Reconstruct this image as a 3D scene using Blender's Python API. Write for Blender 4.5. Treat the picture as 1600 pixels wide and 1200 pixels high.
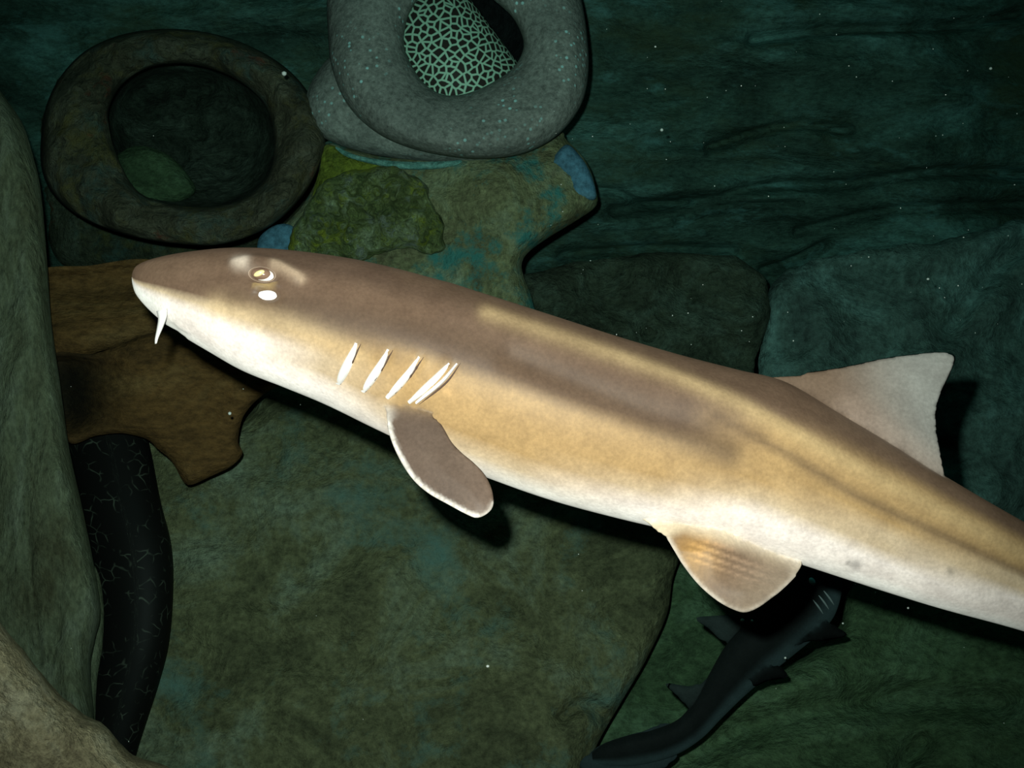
import bpy, bmesh, math, random
import numpy as np
from mathutils import Vector, noise as mnoise
from mathutils.geometry import delaunay_2d_cdt
from mathutils.bvhtree import BVHTree
from mathutils.kdtree import KDTree

for o in list(bpy.data.objects):
    bpy.data.objects.remove(o)
SC = bpy.context.scene
COL = SC.collection
rng = np.random.default_rng(7)
random.seed(7)

# ------------------------------------------------------------------ camera
FPX = 1690.0
PITCH = math.radians(12)
CAM = np.array([0.0, 0.0, 1.2])
FW = np.array([0.0, math.cos(PITCH), -math.sin(PITCH)])
RT = np.array([1.0, 0.0, 0.0])
UP = np.array([0.0, math.sin(PITCH), math.cos(PITCH)])
cd = bpy.data.cameras.new('camera')
cam = bpy.data.objects.new('camera', cd)
COL.objects.link(cam)
cam.location = CAM
cam.rotation_euler = (math.pi / 2 - PITCH, 0, 0)
cd.sensor_width = 36
cd.lens = FPX / 1600 * 36
cd.clip_start = 0.01
SC.camera = cam

# ------------------------------------------------------------------ light
w = bpy.data.worlds.new('tank_water')
SC.world = w
w.use_nodes = True
wn = w.node_tree.nodes
wn['Background'].inputs[0].default_value = (0.02, 0.05, 0.05, 1)
wn['Background'].inputs[1].default_value = 1.0
va = wn.new('ShaderNodeVolumeAbsorption')          # clear green tank water: red fades with distance
va.inputs['Color'].default_value = (0.0, 0.86, 0.80, 1)
va.inputs['Density'].default_value = 0.21
w.node_tree.links.new(va.outputs[0], wn['World Output'].inputs['Volume'])


def P(px, py, d):
    px = np.asarray(px, float); py = np.asarray(py, float); d = np.asarray(d, float)
    u = (px - 800) / FPX; v = (600 - py) / FPX
    return CAM + d[..., None] * (FW + u[..., None] * RT + v[..., None] * UP)


fl = bpy.data.lights.new('camera_flash', 'SPOT')    # the photographer's flash, up and left of the lens
fl.energy = 84
fl.color = (1.0, 0.77, 0.72)
fl.spot_size = math.radians(78)
fl.spot_blend = 0.85
fl.shadow_soft_size = 0.009
flo = bpy.data.objects.new('camera_flash', fl)
COL.objects.link(flo)
flo.location = CAM + RT * -0.032 + UP * 0.046 + FW * 0.03
flo.rotation_euler = (math.pi / 2 - PITCH, 0, 0)

ar = bpy.data.lights.new('tank_lamp', 'AREA')       # the tank's own dim lamp above the water
ar.energy = 1.6
ar.color = (0.45, 0.95, 0.85)
ar.shape = 'RECTANGLE'
ar.size = 2.2; ar.size_y = 0.8
aro = bpy.data.objects.new('tank_lamp', ar)
COL.objects.link(aro)
aro.location = (0.4, 1.2, 3.0)

SC.view_settings.view_transform = 'Standard'
SC.view_settings.look = 'None'
SC.view_settings.gamma = 1
SC.view_settings.use_curve_mapping = False
SC.view_settings.exposure = 0.0

# ------------------------------------------------------------------ helpers


def tag(o, label=None, cat=None, group=None, kind=None):
    if label: o['label'] = label
    if cat: o['category'] = cat
    if group: o['group'] = group
    if kind: o['kind'] = kind
    return o


def mesh_obj(name, V, Fc, mat, parent=None, smooth=True, colors=None):
    V = np.asarray(V, float)
    lo = V.min(0); hi = V.max(0)
    base = np.array([(lo[0] + hi[0]) / 2, (lo[1] + hi[1]) / 2, lo[2]])
    me = bpy.data.meshes.new(name)
    me.from_pydata((V - base).tolist(), [], [list(map(int, f)) for f in Fc])
    me.validate()
    bm = bmesh.new(); bm.from_mesh(me)
    bmesh.ops.recalc_face_normals(bm, faces=bm.faces)
    bm.to_mesh(me); bm.free()
    if smooth:
        me.polygons.foreach_set('use_smooth', [True] * len(me.polygons))
    if colors is not None:
        a = me.color_attributes.new('pigment', 'FLOAT_COLOR', 'POINT')
        c = np.ones((len(V), 4)); c[:, :3] = colors
        a.data.foreach_set('color', c.ravel())
    me.materials.append(mat)
    o = bpy.data.objects.new(name, me)
    COL.objects.link(o)
    if parent is not None:
        o.parent = parent
        o.location = base - np.array(parent['_w'])
    else:
        o.location = base
    o['_w'] = list(map(float, base))
    return o


def empty(name, loc):
    o = bpy.data.objects.new(name, None)
    COL.objects.link(o)
    o.location = loc
    o.empty_display_size = 0.05
    o['_w'] = list(map(float, loc))
    return o


def crom(pts, n, closed=False):
    """Catmull-Rom through pts -> n samples by arc length"""
    p = np.asarray(pts, float)
    if closed:
        q = np.vstack([p[-1], p, p[0], p[1]])
    else:
        q = np.vstack([2 * p[0] - p[1], p, 2 * p[-1] - p[-2]])
    out = []
    for i in range(1, len(q) - 2):
        t = np.linspace(0, 1, 16, endpoint=False)[:, None]
        a, b, c, d = q[i - 1], q[i], q[i + 1], q[i + 2]
        out.append(0.5 * (2 * b + (c - a) * t + (2 * a - 5 * b + 4 * c - d) * t ** 2 + (3 * b - a - 3 * c + d) * t ** 3))
    out = np.vstack(out + [q[-2][None]])
    s = np.r_[0, np.cumsum(np.linalg.norm(np.diff(out, axis=0), axis=1))]
    ss = np.linspace(0, s[-1], n + 1 if closed else n)
    if closed: ss = ss[:-1]
    return np.stack([np.interp(ss, s, out[:, k]) for k in range(out.shape[1])], 1)


def seg_dist(pts, poly, closed=True):
    """distance of pts to a polyline, and parameter (segment index + t) of the nearest spot"""
    poly = np.asarray(poly, float)
    a = poly; b = np.roll(poly, -1, 0)
    if not closed: a, b = poly[:-1], poly[1:]
    best = np.full(len(pts), 1e9); bt = np.zeros(len(pts))
    for i in range(len(a)):
        ab = b[i] - a[i]
        t = np.clip(((pts - a[i]) @ ab) / max(ab @ ab, 1e-9), 0, 1)
        d = np.linalg.norm(pts - a[i] - t[:, None] * ab, axis=1)
        m = d < best
        best[m] = d[m]; bt[m] = i + t[m]
    return best, bt


def inside(pts, poly):
    x, y = pts[:, 0], pts[:, 1]
    r = np.zeros(len(pts), bool)
    j = len(poly) - 1
    for i in range(len(poly)):
        xi, yi = poly[i]; xj, yj = poly[j]
        c = ((yi > y) != (yj > y)) & (x < (xj - xi) * (y - yi) / (yj - yi + 1e-12) + xi)
        r ^= c
        j = i
    return r


def tri_fill(outline, step, jitter=0.25, sm=True, seed=1):
    r = np.random.default_rng(seed)
    o = np.asarray(outline, float)
    per = np.linalg.norm(np.roll(o, -1, 0) - o, axis=1).sum()
    n = max(12, int(per / step))
    ol = crom(o, n, True) if sm else o
    lo = ol.min(0); hi = ol.max(0)
    xs = np.arange(lo[0], hi[0], step); ys = np.arange(lo[1], hi[1], step * 0.87)
    g = []
    for k, yy in enumerate(ys):
        g.append(np.stack([xs + (step / 2 if k % 2 else 0), np.full(len(xs), yy)], 1))
    g = np.vstack(g) + r.uniform(-jitter, jitter, (len(xs) * len(ys), 2)) * step
    g = g[inside(g, ol)]
    d, _ = seg_dist(g, ol)
    g = g[d > step * 0.6]
    pts = np.vstack([ol, g])
    vs, es, fs, _, _, _ = delaunay_2d_cdt([Vector(p) for p in pts.tolist()],
                                          [(i, (i + 1) % len(ol)) for i in range(len(ol))], [], 1, 1e-6)
    V = np.array([[v.x, v.y] for v in vs])
    Fc = [tuple(f) for f in fs]
    cnt = {}
    for f in Fc:
        for i in range(len(f)):
            e = (f[i], f[(i + 1) % len(f)])
            cnt[e] = cnt.get(e, 0) + 1
    bnd = [e for e in cnt if (e[1], e[0]) not in cnt]
    return V, Fc, ol, bnd


def fbm(X, scale, octv=4, seed=0.0, stretch=(1, 1, 1), H=0.9):
    s = np.asarray(stretch) * scale
    off = Vector((seed * 13.1, seed * 7.7, seed * 3.3))
    return np.array([mnoise.fractal(Vector(p) + off, H, 2.0, octv) for p in (X * s).tolist()])


def ridged(X, scale, seed=0.0, stretch=(1, 1, 1), octv=4):
    s = np.asarray(stretch) * scale
    off = Vector((seed * 13.1, seed * 7.7, seed * 3.3))
    return np.array([mnoise.ridged_multi_fractal(Vector(p) + off, 0.9, 2.0, octv, 1.0, 2.0) for p in (X * s).tolist()])


def rock(name, outline, dfn, mat, bulge=0.05, edge=60, back=0.3, step=9, amp=0.012, nscale=9, stretch=(1, 1, 1),
         seed=1, disp=None, parent=None, rag=0.0, sm=True, flare=0.0, darken=None):
    """a solid stone whose visible outline is given; front face rounded off at the rim, body reaching back"""
    V, Fc, ol, bnd = tri_fill(outline, step, seed=seed, sm=sm)
    dist, _ = seg_dist(V, ol)
    e = np.clip(dist / edge, 0, 1)
    prof = np.sqrt(np.maximum(0, 1 - (1 - e) ** 2))
    d = dfn(V[:, 0], V[:, 1])
    X = P(V[:, 0], V[:, 1], d)
    nz = fbm(X, nscale, 5, seed, stretch)
    off = bulge * prof + amp * nz * (0.35 + 0.65 * e)
    if disp is not None:
        off = off + disp(V[:, 0], V[:, 1], X) * np.clip(dist / 15, 0, 1)
    pv = V.copy()
    if rag:
        c = V.mean(0)
        n2 = fbm(np.c_[V * 0.02, np.zeros(len(V))], 1.0, 3, seed + 5)
        k = np.clip(1 - dist / (edge * 0.5), 0, 1)
        dr = (V - c) / (np.linalg.norm(V - c, axis=1, keepdims=True) + 1e-6)
        pv = V + dr * (rag * n2 * k)[:, None]
    front = P(pv[:, 0], pv[:, 1], d - off)
    n = len(V)
    bidx = sorted({i for e_ in bnd for i in e_})
    cc = V.mean(0)
    allV = [front]
    Fo = list(Fc)
    prev = {i: i for i in bidx}
    base = n
    for k, (t, fl_) in enumerate(((0.12, 0.35), (0.5, 0.8), (1.0, 1.0))):
        bp = pv[bidx] + (pv[bidx] - cc) * flare * fl_
        allV.append(P(bp[:, 0], bp[:, 1], d[bidx] + back * t))
        cur = {i: base + j for j, i in enumerate(bidx)}
        for a, b in bnd:
            Fo.append((b, a, cur[a], cur[b]) if k == 0 else (prev[b], prev[a], cur[a], cur[b]))
        prev = cur
        base += len(bidx)
    # cap
    cpt = P(np.array([cc[0]]), np.array([cc[1]]), np.array([d.mean() + back]))
    allV.append(cpt)
    for a, b in bnd:
        Fo.append((prev[b], prev[a], base))
    AV = np.vstack(allV)
    cl = None
    if darken is not None:
        r_ = AV - CAM; q_ = r_ @ FW
        cl = darken(800 + FPX * (r_ @ RT) / q_, 600 - FPX * (r_ @ UP) / q_)
    return mesh_obj(name, AV, Fo, mat, parent, colors=cl)


def plane_d(d0, x0, y0, ax=0.0, ay=0.0):
    return lambda x, y: d0 + ax * (x - x0) + ay * (y - y0)


# ------------------------------------------------------------------ materials
def nmat(name, rough=0.7, spec=0.3):
    m = bpy.data.materials.new(name)
    m.use_nodes = True
    nt = m.node_tree
    b = nt.nodes['Principled BSDF']
    b.inputs['Roughness'].default_value = rough
    b.inputs['Specular IOR Level'].default_value = spec
    return m, nt, b


def N(nt, t, **kw):
    n = nt.nodes.new(t)
    for k, v in kw.items():
        if k in n.inputs: n.inputs[k].default_value = v
        else: setattr(n, k, v)
    return n


def ramp(nt, fac, stops):
    r = nt.nodes.new('ShaderNodeValToRGB')
    el = r.color_ramp.elements
    while len(el) < len(stops): el.new(0.5)
    for e, (p, c) in zip(el, stops):
        e.position = p; e.color = (*c, 1)
    nt.links.new(fac, r.inputs[0])
    return r.outputs[0]


def mixc(nt, fac, a, b, bt='MIX'):
    m = nt.nodes.new('ShaderNodeMix'); m.data_type = 'RGBA'; m.blend_type = bt
    for s, v in ((0, fac), (6, a), (7, b)):
        if isinstance(v, (int, float)): m.inputs[s].default_value = v
        elif isinstance(v, tuple): m.inputs[s].default_value = (*v, 1)
        else: nt.links.new(v, m.inputs[s])
    return m.outputs[2]


def rock_mat(name, dark, mid, light, scale=5.0, stretch=(1, 1, 1), bump=0.5, fine=60.0, patches=(), specks=None, rough=0.8, contrast=0.18, attr=False):
    m, nt, b = nmat(name, rough, 0.2)
    tc = N(nt, 'ShaderNodeTexCoord')
    mp = N(nt, 'ShaderNodeMapping'); mp.inputs['Scale'].default_value = stretch
    nt.links.new(tc.outputs['Object'], mp.inputs['Vector'])
    n1 = N(nt, 'ShaderNodeTexNoise', Scale=scale, Detail=9.0, Roughness=0.68, Distortion=0.6)
    nt.links.new(mp.outputs[0], n1.inputs['Vector'])
    col = ramp(nt, n1.outputs[0], [(0.5 - contrast, dark), (0.5, mid), (0.5 + contrast, light)])
    n2 = N(nt, 'ShaderNodeTexNoise', Scale=fine, Detail=6.0, Roughness=0.75)
    nt.links.new(mp.outputs[0], n2.inputs['Vector'])
    grain = ramp(nt, n2.outputs[0], [(0.3, (0.45, 0.45, 0.45)), (0.7, (1.5, 1.5, 1.5))])
    col = mixc(nt, 1.0, col, grain, 'MULTIPLY')
    for k, (pc, psc, lo, hi) in enumerate(patches):
        n3 = N(nt, 'ShaderNodeTexNoise', Scale=psc, Detail=7.0, Roughness=0.7)
        o3 = N(nt, 'ShaderNodeVectorMath', operation='ADD'); o3.inputs[1].default_value = (3.7 * k + 1, 1.3 * k, 5.1 * k)
        nt.links.new(mp.outputs[0], o3.inputs[0]); nt.links.new(o3.outputs[0], n3.inputs['Vector'])
        f = ramp(nt, n3.outputs[0], [(lo, (0, 0, 0)), (hi, (1, 1, 1))])
        col = mixc(nt, f, col, pc)
    if specks:
        sc, ssc, thr, clump = specks
        vo = N(nt, 'ShaderNodeTexVoronoi', Scale=ssc)
        nt.links.new(tc.outputs['Object'], vo.inputs['Vector'])
        f1 = ramp(nt, vo.outputs['Distance'], [(thr * 0.6, (1, 1, 1)), (thr, (0, 0, 0))])
        n4 = N(nt, 'ShaderNodeTexNoise', Scale=clump, Detail=3.0)
        nt.links.new(tc.outputs['Object'], n4.inputs['Vector'])
        f2 = ramp(nt, n4.outputs[0], [(0.5, (0, 0, 0)), (0.62, (1, 1, 1))])
        f = mixc(nt, 1.0, f1, f2, 'MULTIPLY')
        col = mixc(nt, f, col, sc)
    if attr:
        at = N(nt, 'ShaderNodeAttribute', attribute_name='pigment')
        col = mixc(nt, 1.0, col, at.outputs['Color'], 'MULTIPLY')
    nt.links.new(col, b.inputs['Base Color'])
    n5 = N(nt, 'ShaderNodeTexNoise', Scale=scale * 3.2, Detail=6.0, Roughness=0.7, Distortion=0.15)
    nt.links.new(mp.outputs[0], n5.inputs['Vector'])
    mid_s = N(nt, 'ShaderNodeMath', operation='MULTIPLY_ADD')
    nt.links.new(n5.outputs[0], mid_s.inputs[0]); mid_s.inputs[1].default_value = 0.55
    nt.links.new(n1.outputs[0], mid_s.inputs[2])
    hsum = N(nt, 'ShaderNodeMath', operation='MULTIPLY_ADD')
    nt.links.new(n2.outputs[0], hsum.inputs[0]); hsum.inputs[1].default_value = 0.16
    nt.links.new(mid_s.outputs[0], hsum.inputs[2])
    bp = N(nt, 'ShaderNodeBump', Strength=min(1.0, bump * 1.6), Distance=0.045)
    nt.links.new(hsum.outputs[0], bp.inputs['Height'])
    nt.links.new(bp.outputs[0], b.inputs['Normal'])
    return m


def skin_mat(name, speck=0.12, scale=320, rough=0.5, spec=0.2, bump=0.05):
    m, nt, b = nmat(name, rough, spec)
    b.inputs['Diffuse Roughness'].default_value = 0.5
    at = N(nt, 'ShaderNodeAttribute', attribute_name='pigment')
    tc = N(nt, 'ShaderNodeTexCoord')
    n1 = N(nt, 'ShaderNodeTexNoise', Scale=scale, Detail=3.0, Roughness=0.6)
    nt.links.new(tc.outputs['Object'], n1.inputs['Vector'])
    n2 = N(nt, 'ShaderNodeTexNoise', Scale=38.0, Detail=5.0, Roughness=0.65)
    nt.links.new(tc.outputs['Object'], n2.inputs['Vector'])
    g1 = ramp(nt, n1.outputs[0], [(0.3, (1 - speck,) * 3), (0.7, (1 + speck,) * 3)])
    g2 = ramp(nt, n2.outputs[0], [(0.3, (0.84, 0.82, 0.80)), (0.7, (1.14, 1.14, 1.12))])
    c = mixc(nt, 1.0, at.outputs['Color'], g1, 'MULTIPLY')
    c = mixc(nt, 1.0, c, g2, 'MULTIPLY')
    nt.links.new(c, b.inputs['Base Color'])
    bp = N(nt, 'ShaderNodeBump', Strength=bump, Distance=0.004)
    nt.links.new(n2.outputs[0], bp.inputs['Height'])
    nt.links.new(bp.outputs[0], b.inputs['Normal'])
    return m


def plain(name, c, rough=0.4, spec=0.4, var=0.12, scale=150):
    m, nt, b = nmat(name, rough, spec)
    tc = N(nt, 'ShaderNodeTexCoord')
    n1 = N(nt, 'ShaderNodeTexNoise', Scale=scale, Detail=3.0)
    nt.links.new(tc.outputs['Object'], n1.inputs['Vector'])
    c = tuple(c)
    nt.links.new(ramp(nt, n1.outputs[0], [(0.3, tuple(x * (1 - var) for x in c)), (0.7, tuple(min(1, x * (1 + var)) for x in c))]),
                 b.inputs['Base Color'])
    return m


M_wall = rock_mat('teal_rock_wall', (0.030, 0.045, 0.034), (0.072, 0.118, 0.092), (0.16, 0.29, 0.26), 3.6, (0.75, 1, 1.8), 0.45, 80,
                  patches=(((0.085, 0.10, 0.05), 2.2, 0.5, 0.68), ((0.16, 0.30, 0.28), 7.0, 0.56, 0.70)))
M_floor = rock_mat('tank_floor_gravel', (0.04, 0.05, 0.04), (0.08, 0.09, 0.07), (0.13, 0.14, 0.11), 12)
M_green = rock_mat('olive_green_rock', (0.070, 0.068, 0.035), (0.163, 0.154, 0.077), (0.234, 0.258, 0.178), 5.5, (1, 1, 1.2), 0.5, 75,
                   patches=(((0.14, 0.23, 0.19), 5.0, 0.54, 0.72),))
M_green2 = rock_mat('deep_green_rock', (0.038, 0.060, 0.029), (0.085, 0.128, 0.061), (0.142, 0.210, 0.120), 5.0, (0.7, 1, 1.2), 0.5, 75)
M_block = rock_mat('blue_green_block', (0.048, 0.068, 0.060), (0.095, 0.150, 0.128), (0.152, 0.255, 0.232), 6.0, (1, 1, 1), 0.45, 70)
M_dolive = rock_mat('dark_olive_rock', (0.03, 0.035, 0.022), (0.07, 0.085, 0.055), (0.12, 0.16, 0.12), 8.0, (1, 1, 1.3), 0.6, 75)
M_pillar = rock_mat('grey_green_pillar', (0.080, 0.078, 0.042), (0.136, 0.150, 0.090), (0.200, 0.221, 0.156), 7.0, (1.8, 1.8, 0.5), 0.4, 90)
M_tan = rock_mat('tan_boulder', (0.260, 0.195, 0.114), (0.520, 0.406, 0.244), (0.747, 0.634, 0.439), 11.0, (1, 1, 1), 0.5, 120)
BROWN = ((0.060, 0.030, 0.010), (0.135, 0.065, 0.020), (0.184, 0.104, 0.039))
M_brown = rock_mat('brown_slab', *BROWN, 6.0, (0.7, 1, 1.6), 0.35, 80)
M_brown_patch = rock_mat('patched_brown_slab', *BROWN, 6.0, (0.7, 1, 1.6), 0.35, 80, attr=True)
M_pot1 = rock_mat('weathered_jar', (0.054, 0.051, 0.032), (0.112, 0.099, 0.061), (0.171, 0.160, 0.112), 9.0, (1, 1, 1), 0.8, 70,
                  patches=(((0.16, 0.13, 0.05), 13.0, 0.52, 0.64), ((0.20, 0.06, 0.035), 8.0, 0.60, 0.68), ((0.10, 0.16, 0.14), 7.0, 0.55, 0.70)))
M_pot1in = rock_mat('shaded_jar_inside', (0.029, 0.031, 0.022), (0.070, 0.078, 0.055), (0.129, 0.146, 0.109), 9.0, (1, 1, 1.6), 1.0, 60)  # darker than the rim: shade of the hollow is put into this colour
M_black = rock_mat('black_jar_shade', (0.005, 0.005, 0.005), (0.009, 0.010, 0.010), (0.016, 0.018, 0.018), 9.0)  # near-black colour carries the deep shade inside the grey jar
M_pot2 = rock_mat('grey_jar', (0.145, 0.152, 0.136), (0.212, 0.216, 0.192), (0.289, 0.296, 0.264), 6.0, (1, 1, 1), 0.25, 110,
                  specks=((0.42, 0.70, 0.68), 75.0, 0.26, 8.0), contrast=0.25)
M_shard = rock_mat('mossy_shard', (0.144, 0.120, 0.064), (0.256, 0.255, 0.128), (0.320, 0.360, 0.240), 9.0, (1, 1, 1), 0.5, 90,
                   patches=(((0.07, 0.26, 0.23), 11.0, 0.52, 0.62), ((0.26, 0.19, 0.12), 7.0, 0.56, 0.74)))
M_moss = rock_mat('moss_covered_stone', (0.076, 0.121, 0.043), (0.259, 0.304, 0.108), (0.475, 0.547, 0.346), 16.0, (1, 1, 1), 1.0, 90,
                  patches=(((0.42, 0.46, 0.05), 14.0, 0.53, 0.62), ((0.34, 0.38, 0.30), 22.0, 0.55, 0.65)))
M_moss_y = rock_mat('yellow_green_algae', (0.120, 0.154, 0.026), (0.285, 0.322, 0.039), (0.360, 0.392, 0.117), 12.0, (1, 1, 1), 0.6, 90)
M_teal = rock_mat('turquoise_crust', (0.140, 0.308, 0.252), (0.224, 0.532, 0.462), (0.364, 0.672, 0.588), 25.0, (1, 1, 1), 0.5, 120)
M_blue = rock_mat('blue_glaze', (0.064, 0.148, 0.208), (0.081, 0.191, 0.269), (0.113, 0.226, 0.286), 14.0, (1, 1, 1), 0.15, 90)
M_skin = skin_mat('shark_skin')
M_skin2 = skin_mat('dark_shark_skin', rough=0.7, spec=0.06)
M_white = plain('white_gill_tissue', (0.88, 0.86, 0.84), 0.35, 0.5, 0.05)
M_gap = plain('gill_opening_shade', (0.30, 0.22, 0.24), 0.6, 0.2)
M_lid = plain('eyelid_skin', (0.36, 0.26, 0.19), 0.4, 0.5)
M_ball = plain('eyeball', (0.22, 0.13, 0.09), 0.15, 0.6)
M_iris = plain('pupil_eyeshine', (0.95, 0.80, 0.38), 0.15, 0.8, 0.06)  # gold colour stands in for flash light reflected by the pupil
M_lidw = plain('eye_rim', (0.80, 0.76, 0.72), 0.3, 0.5)
M_speck = plain('pale_speck', (0.75, 0.75, 0.70), 0.6, 0.2)


def eel_net_mat(name, line, cell, sc, lo, hi, distort=0.0, fade=None):
    m, nt, b = nmat(name, 0.6, 0.12)
    tc = N(nt, 'ShaderNodeAttribute', attribute_name='pigment')
    nz = N(nt, 'ShaderNodeTexNoise', Scale=sc * 0.5, Detail=2.0)
    nt.links.new(tc.outputs['Vector'], nz.inputs['Vector'])
    vm = N(nt, 'ShaderNodeVectorMath', operation='MULTIPLY_ADD')
    nt.links.new(nz.outputs['Color'], vm.inputs[0]); vm.inputs[1].default_value = (distort,) * 3
    nt.links.new(tc.outputs['Vector'], vm.inputs[2])
    vo = N(nt, 'ShaderNodeTexVoronoi', Scale=sc, feature='DISTANCE_TO_EDGE', voronoi_dimensions='2D')
    nt.links.new(vm.outputs[0], vo.inputs['Vector'])
    f = ramp(nt, vo.outputs['Distance'], [(lo, (1, 1, 1)), (hi, (0, 0, 0))])
    if fade:
        n4 = N(nt, 'ShaderNodeTexNoise', Scale=fade, Detail=2.0)
        nt.links.new(tc.outputs['Vector'], n4.inputs['Vector'])
        f2 = ramp(nt, n4.outputs[0], [(0.5, (0, 0, 0)), (0.66, (1, 1, 1))])
        f = mixc(nt, 1.0, f, f2, 'MULTIPLY')
    nt.links.new(mixc(nt, f, cell, line), b.inputs['Base Color'])
    return m


M_eel = eel_net_mat('laced_eel_skin', (0.40, 0.62, 0.46), (0.030, 0.024, 0.020), 74, 0.09, 0.18, 0.0035)
M_eel2 = eel_net_mat('dark_eel_skin', (0.06, 0.068, 0.05), (0.006, 0.0055, 0.005), 48, 0.02, 0.07, 0.03, 30)

# ------------------------------------------------------------------ setting
# back wall: stratified artificial rock
nx, nzz = 500, 310
xs = np.linspace(-2.2, 2.2, nx); zs = np.linspace(-0.1, 2.6, nzz)
gx, gz = np.meshgrid(xs, zs)
X = np.stack([gx.ravel(), np.full(gx.size, 2.62), gz.ravel()], 1)
wz = X.copy(); wz[:, 2] += 0.06 * fbm(X, 1.3, 2, 3) + 0.10 * X[:, 0]
strata = ridged(wz, 1.0, 2, (0.6, 1, 3.0), 4)
X[:, 1] -= 0.075 * (strata - 1.0) + 0.05 * fbm(X, 2.2, 3, 5) + 0.008 * fbm(X, 14, 3, 9)
_r = X - CAM
_d = _r @ FW
_uv = np.stack([800 + FPX * (_r @ RT) / _d, 600 - FPX * (_r @ UP) / _d], 1)
for pth_, sg_, dp_ in (([(960, 330), (1100, 315), (1200, 292), (1330, 288), (1480, 268), (1620, 275)], 9, 0.07), ([(1110, 232), (1190, 205), (1260, 194), (1330, 205)], 7, 0.07),
                       ([(1060, 345), (1130, 325), (1250, 318)], 6, 0.05), ([(920, 296), (960, 300), (1010, 318), (1080, 318)], 7, 0.06), ([(1250, 362), (1400, 330), (1600, 322)], 9, 0.05),
                       ([(1180, 60), (1300, 45), (1480, 40), (1600, 20)], 9, 0.06), ([(880, 400), (1000, 390), (1150, 392)], 8, 0.05), ([(1290, 385), (1240, 410), (1195, 425)], 8, 0.06)):
    dq_, _ = seg_dist(_uv, crom(np.array(pth_, float), 24), False)
    X[:, 1] += dp_ * np.exp(-(dq_ / sg_) ** 2)
Fq = []
for j in range(nzz - 1):
    for i in range(nx - 1):
        a = j * nx + i
        Fq.append((a, a + 1, a + nx + 1, a + nx))
tag(mesh_obj('wall_back', X, Fq, M_wall), 'dark teal layered rock wall at the back of the tank', None, None, 'structure')
xs = np.linspace(-2.2, 2.2, 120); ys = np.linspace(0.75, 2.6, 60)
gx, gy = np.meshgrid(xs, ys)
X = np.stack([gx.ravel(), gy.ravel(), np.zeros(gx.size)], 1)
X[:, 2] += 0.02 * fbm(X, 4, 3, 6)
Fq = []
for j in range(59):
    for i in range(119):
        a = j * 120 + i
        Fq.append((a, a + 1, a + 121, a + 120))
tag(mesh_obj('floor', X, Fq, M_floor), 'dark gravel floor of the tank', None, None, 'structure')

# ------------------------------------------------------------------ rocks
def grooves(seed, sx, sz, a):
    return lambda x, y, X: a * (ridged(X, 1.0, seed, (sx, sx, sz), 3) - 1.0)


def crack(path, width, depth):
    def f(x, y, X):
        d, _ = seg_dist(np.stack([x, y], 1), np.array(path, float), False)
        return -depth * np.exp(-(d / width) ** 2)
    return f


def addf(*fs):
    return lambda x, y, X: sum(f(x, y, X) for f in fs)


tag(rock('rock_block', [(700, 440), (830, 425), (1000, 396), (1140, 402), (1190, 428), (1202, 480), (1185, 550), (1165, 640), (1120, 760), (900, 780), (700, 640)],
         plane_d(2.12, 1000, 500, 0, -0.0002), M_dolive, 0.022, 22, 0.45, 8, 0.030, 8, seed=21, rag=6, disp=grooves(4, 7, 12, 0.020)),
    'dark olive rock block rising just above the middle of the big shark', 'rock')
tag(rock('rock_block', [(1212, 436), (1290, 402), (1400, 388), (1480, 372), (1600, 345), (1760, 335), (1780, 700), (1760, 980), (1500, 985), (1300, 900), (1190, 700), (1196, 520)],
         plane_d(2.10, 1400, 600, 0.0, -0.0003), M_block, 0.022, 26, 0.45, 9, 0.035, 6, seed=22, rag=6,
         disp=addf(grooves(8, 4, 7, 0.012), crack([(1600, 385), (1560, 410), (1530, 450), (1480, 520)], 18, 0.04))),
    'blue-green rock block behind the upright dorsal fin of the big shark', 'rock')
tag(rock('flat_rock', [(372, 655), (430, 600), (600, 600), (800, 690), (1000, 760), (1120, 800), (1075, 850), (1052, 900), (1042, 960), (1010, 1030), (975, 1090), (930, 1170), (900, 1260), (880, 1440), (150, 1440), (180, 1250),
                       (170, 1000), (160, 800), (200, 640)],
         plane_d(1.93, 600, 900, 0.0, -0.00042), M_green, 0.06, 55, 0.42, 9, 0.02, 7, seed=23,
         disp=addf(grooves(6, 4, 4, 0.010), crack([(878, 1120), (905, 1100), (925, 1103), (945, 1118)], 12, 0.035), crack([(395, 945), (440, 955), (470, 957)], 6, 0.012),
                   crack([(768, 975), (770, 955), (800, 950)], 6, 0.01), crack([(640, 850), (665, 900), (680, 918)], 7, 0.012))),
    'broad olive-green rock slab sloping up below the big shark, thinly coated with algae', 'rock')
tag(rock('rock_ridge', [(1090, 1115), (1150, 1075), (1260, 1025), (1310, 985), (1330, 920), (1400, 915), (1500, 940), (1620, 960), (1760, 980), (1800, 1440), (950, 1440), (960, 1220), (1010, 1160)],
         plane_d(1.86, 1400, 1050, 0.0, -0.0005), M_green2, 0.05, 45, 0.4, 9, 0.02, 6, seed=24,
         disp=addf(grooves(3, 3, 6, 0.012), crack([(1040, 1200), (1160, 1140), (1280, 1105), (1400, 1090), (1560, 1100)], 26, 0.045), crack([(1440, 1160), (1420, 1180), (1405, 1210)], 15, 0.035))),
    'deep green rock ridge under the tail of the big shark, beside the small dark shark', 'rock')
tag(rock('recessed_rock', [(1030, 800), (1200, 840), (1340, 900), (1345, 960), (1320, 1020), (1200, 1090), (1100, 1150), (980, 1220), (900, 1300), (880, 1150), (980, 1000)],
         plane_d(2.1, 1150, 980, 0, -0.0004), M_green2, 0.03, 60, 0.3, 9, 0.02, 8, seed=25, disp=grooves(9, 9, 3, 0.01)),
    'recessed dark green rock face in the hollow behind the small dark shark', 'rock')
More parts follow.
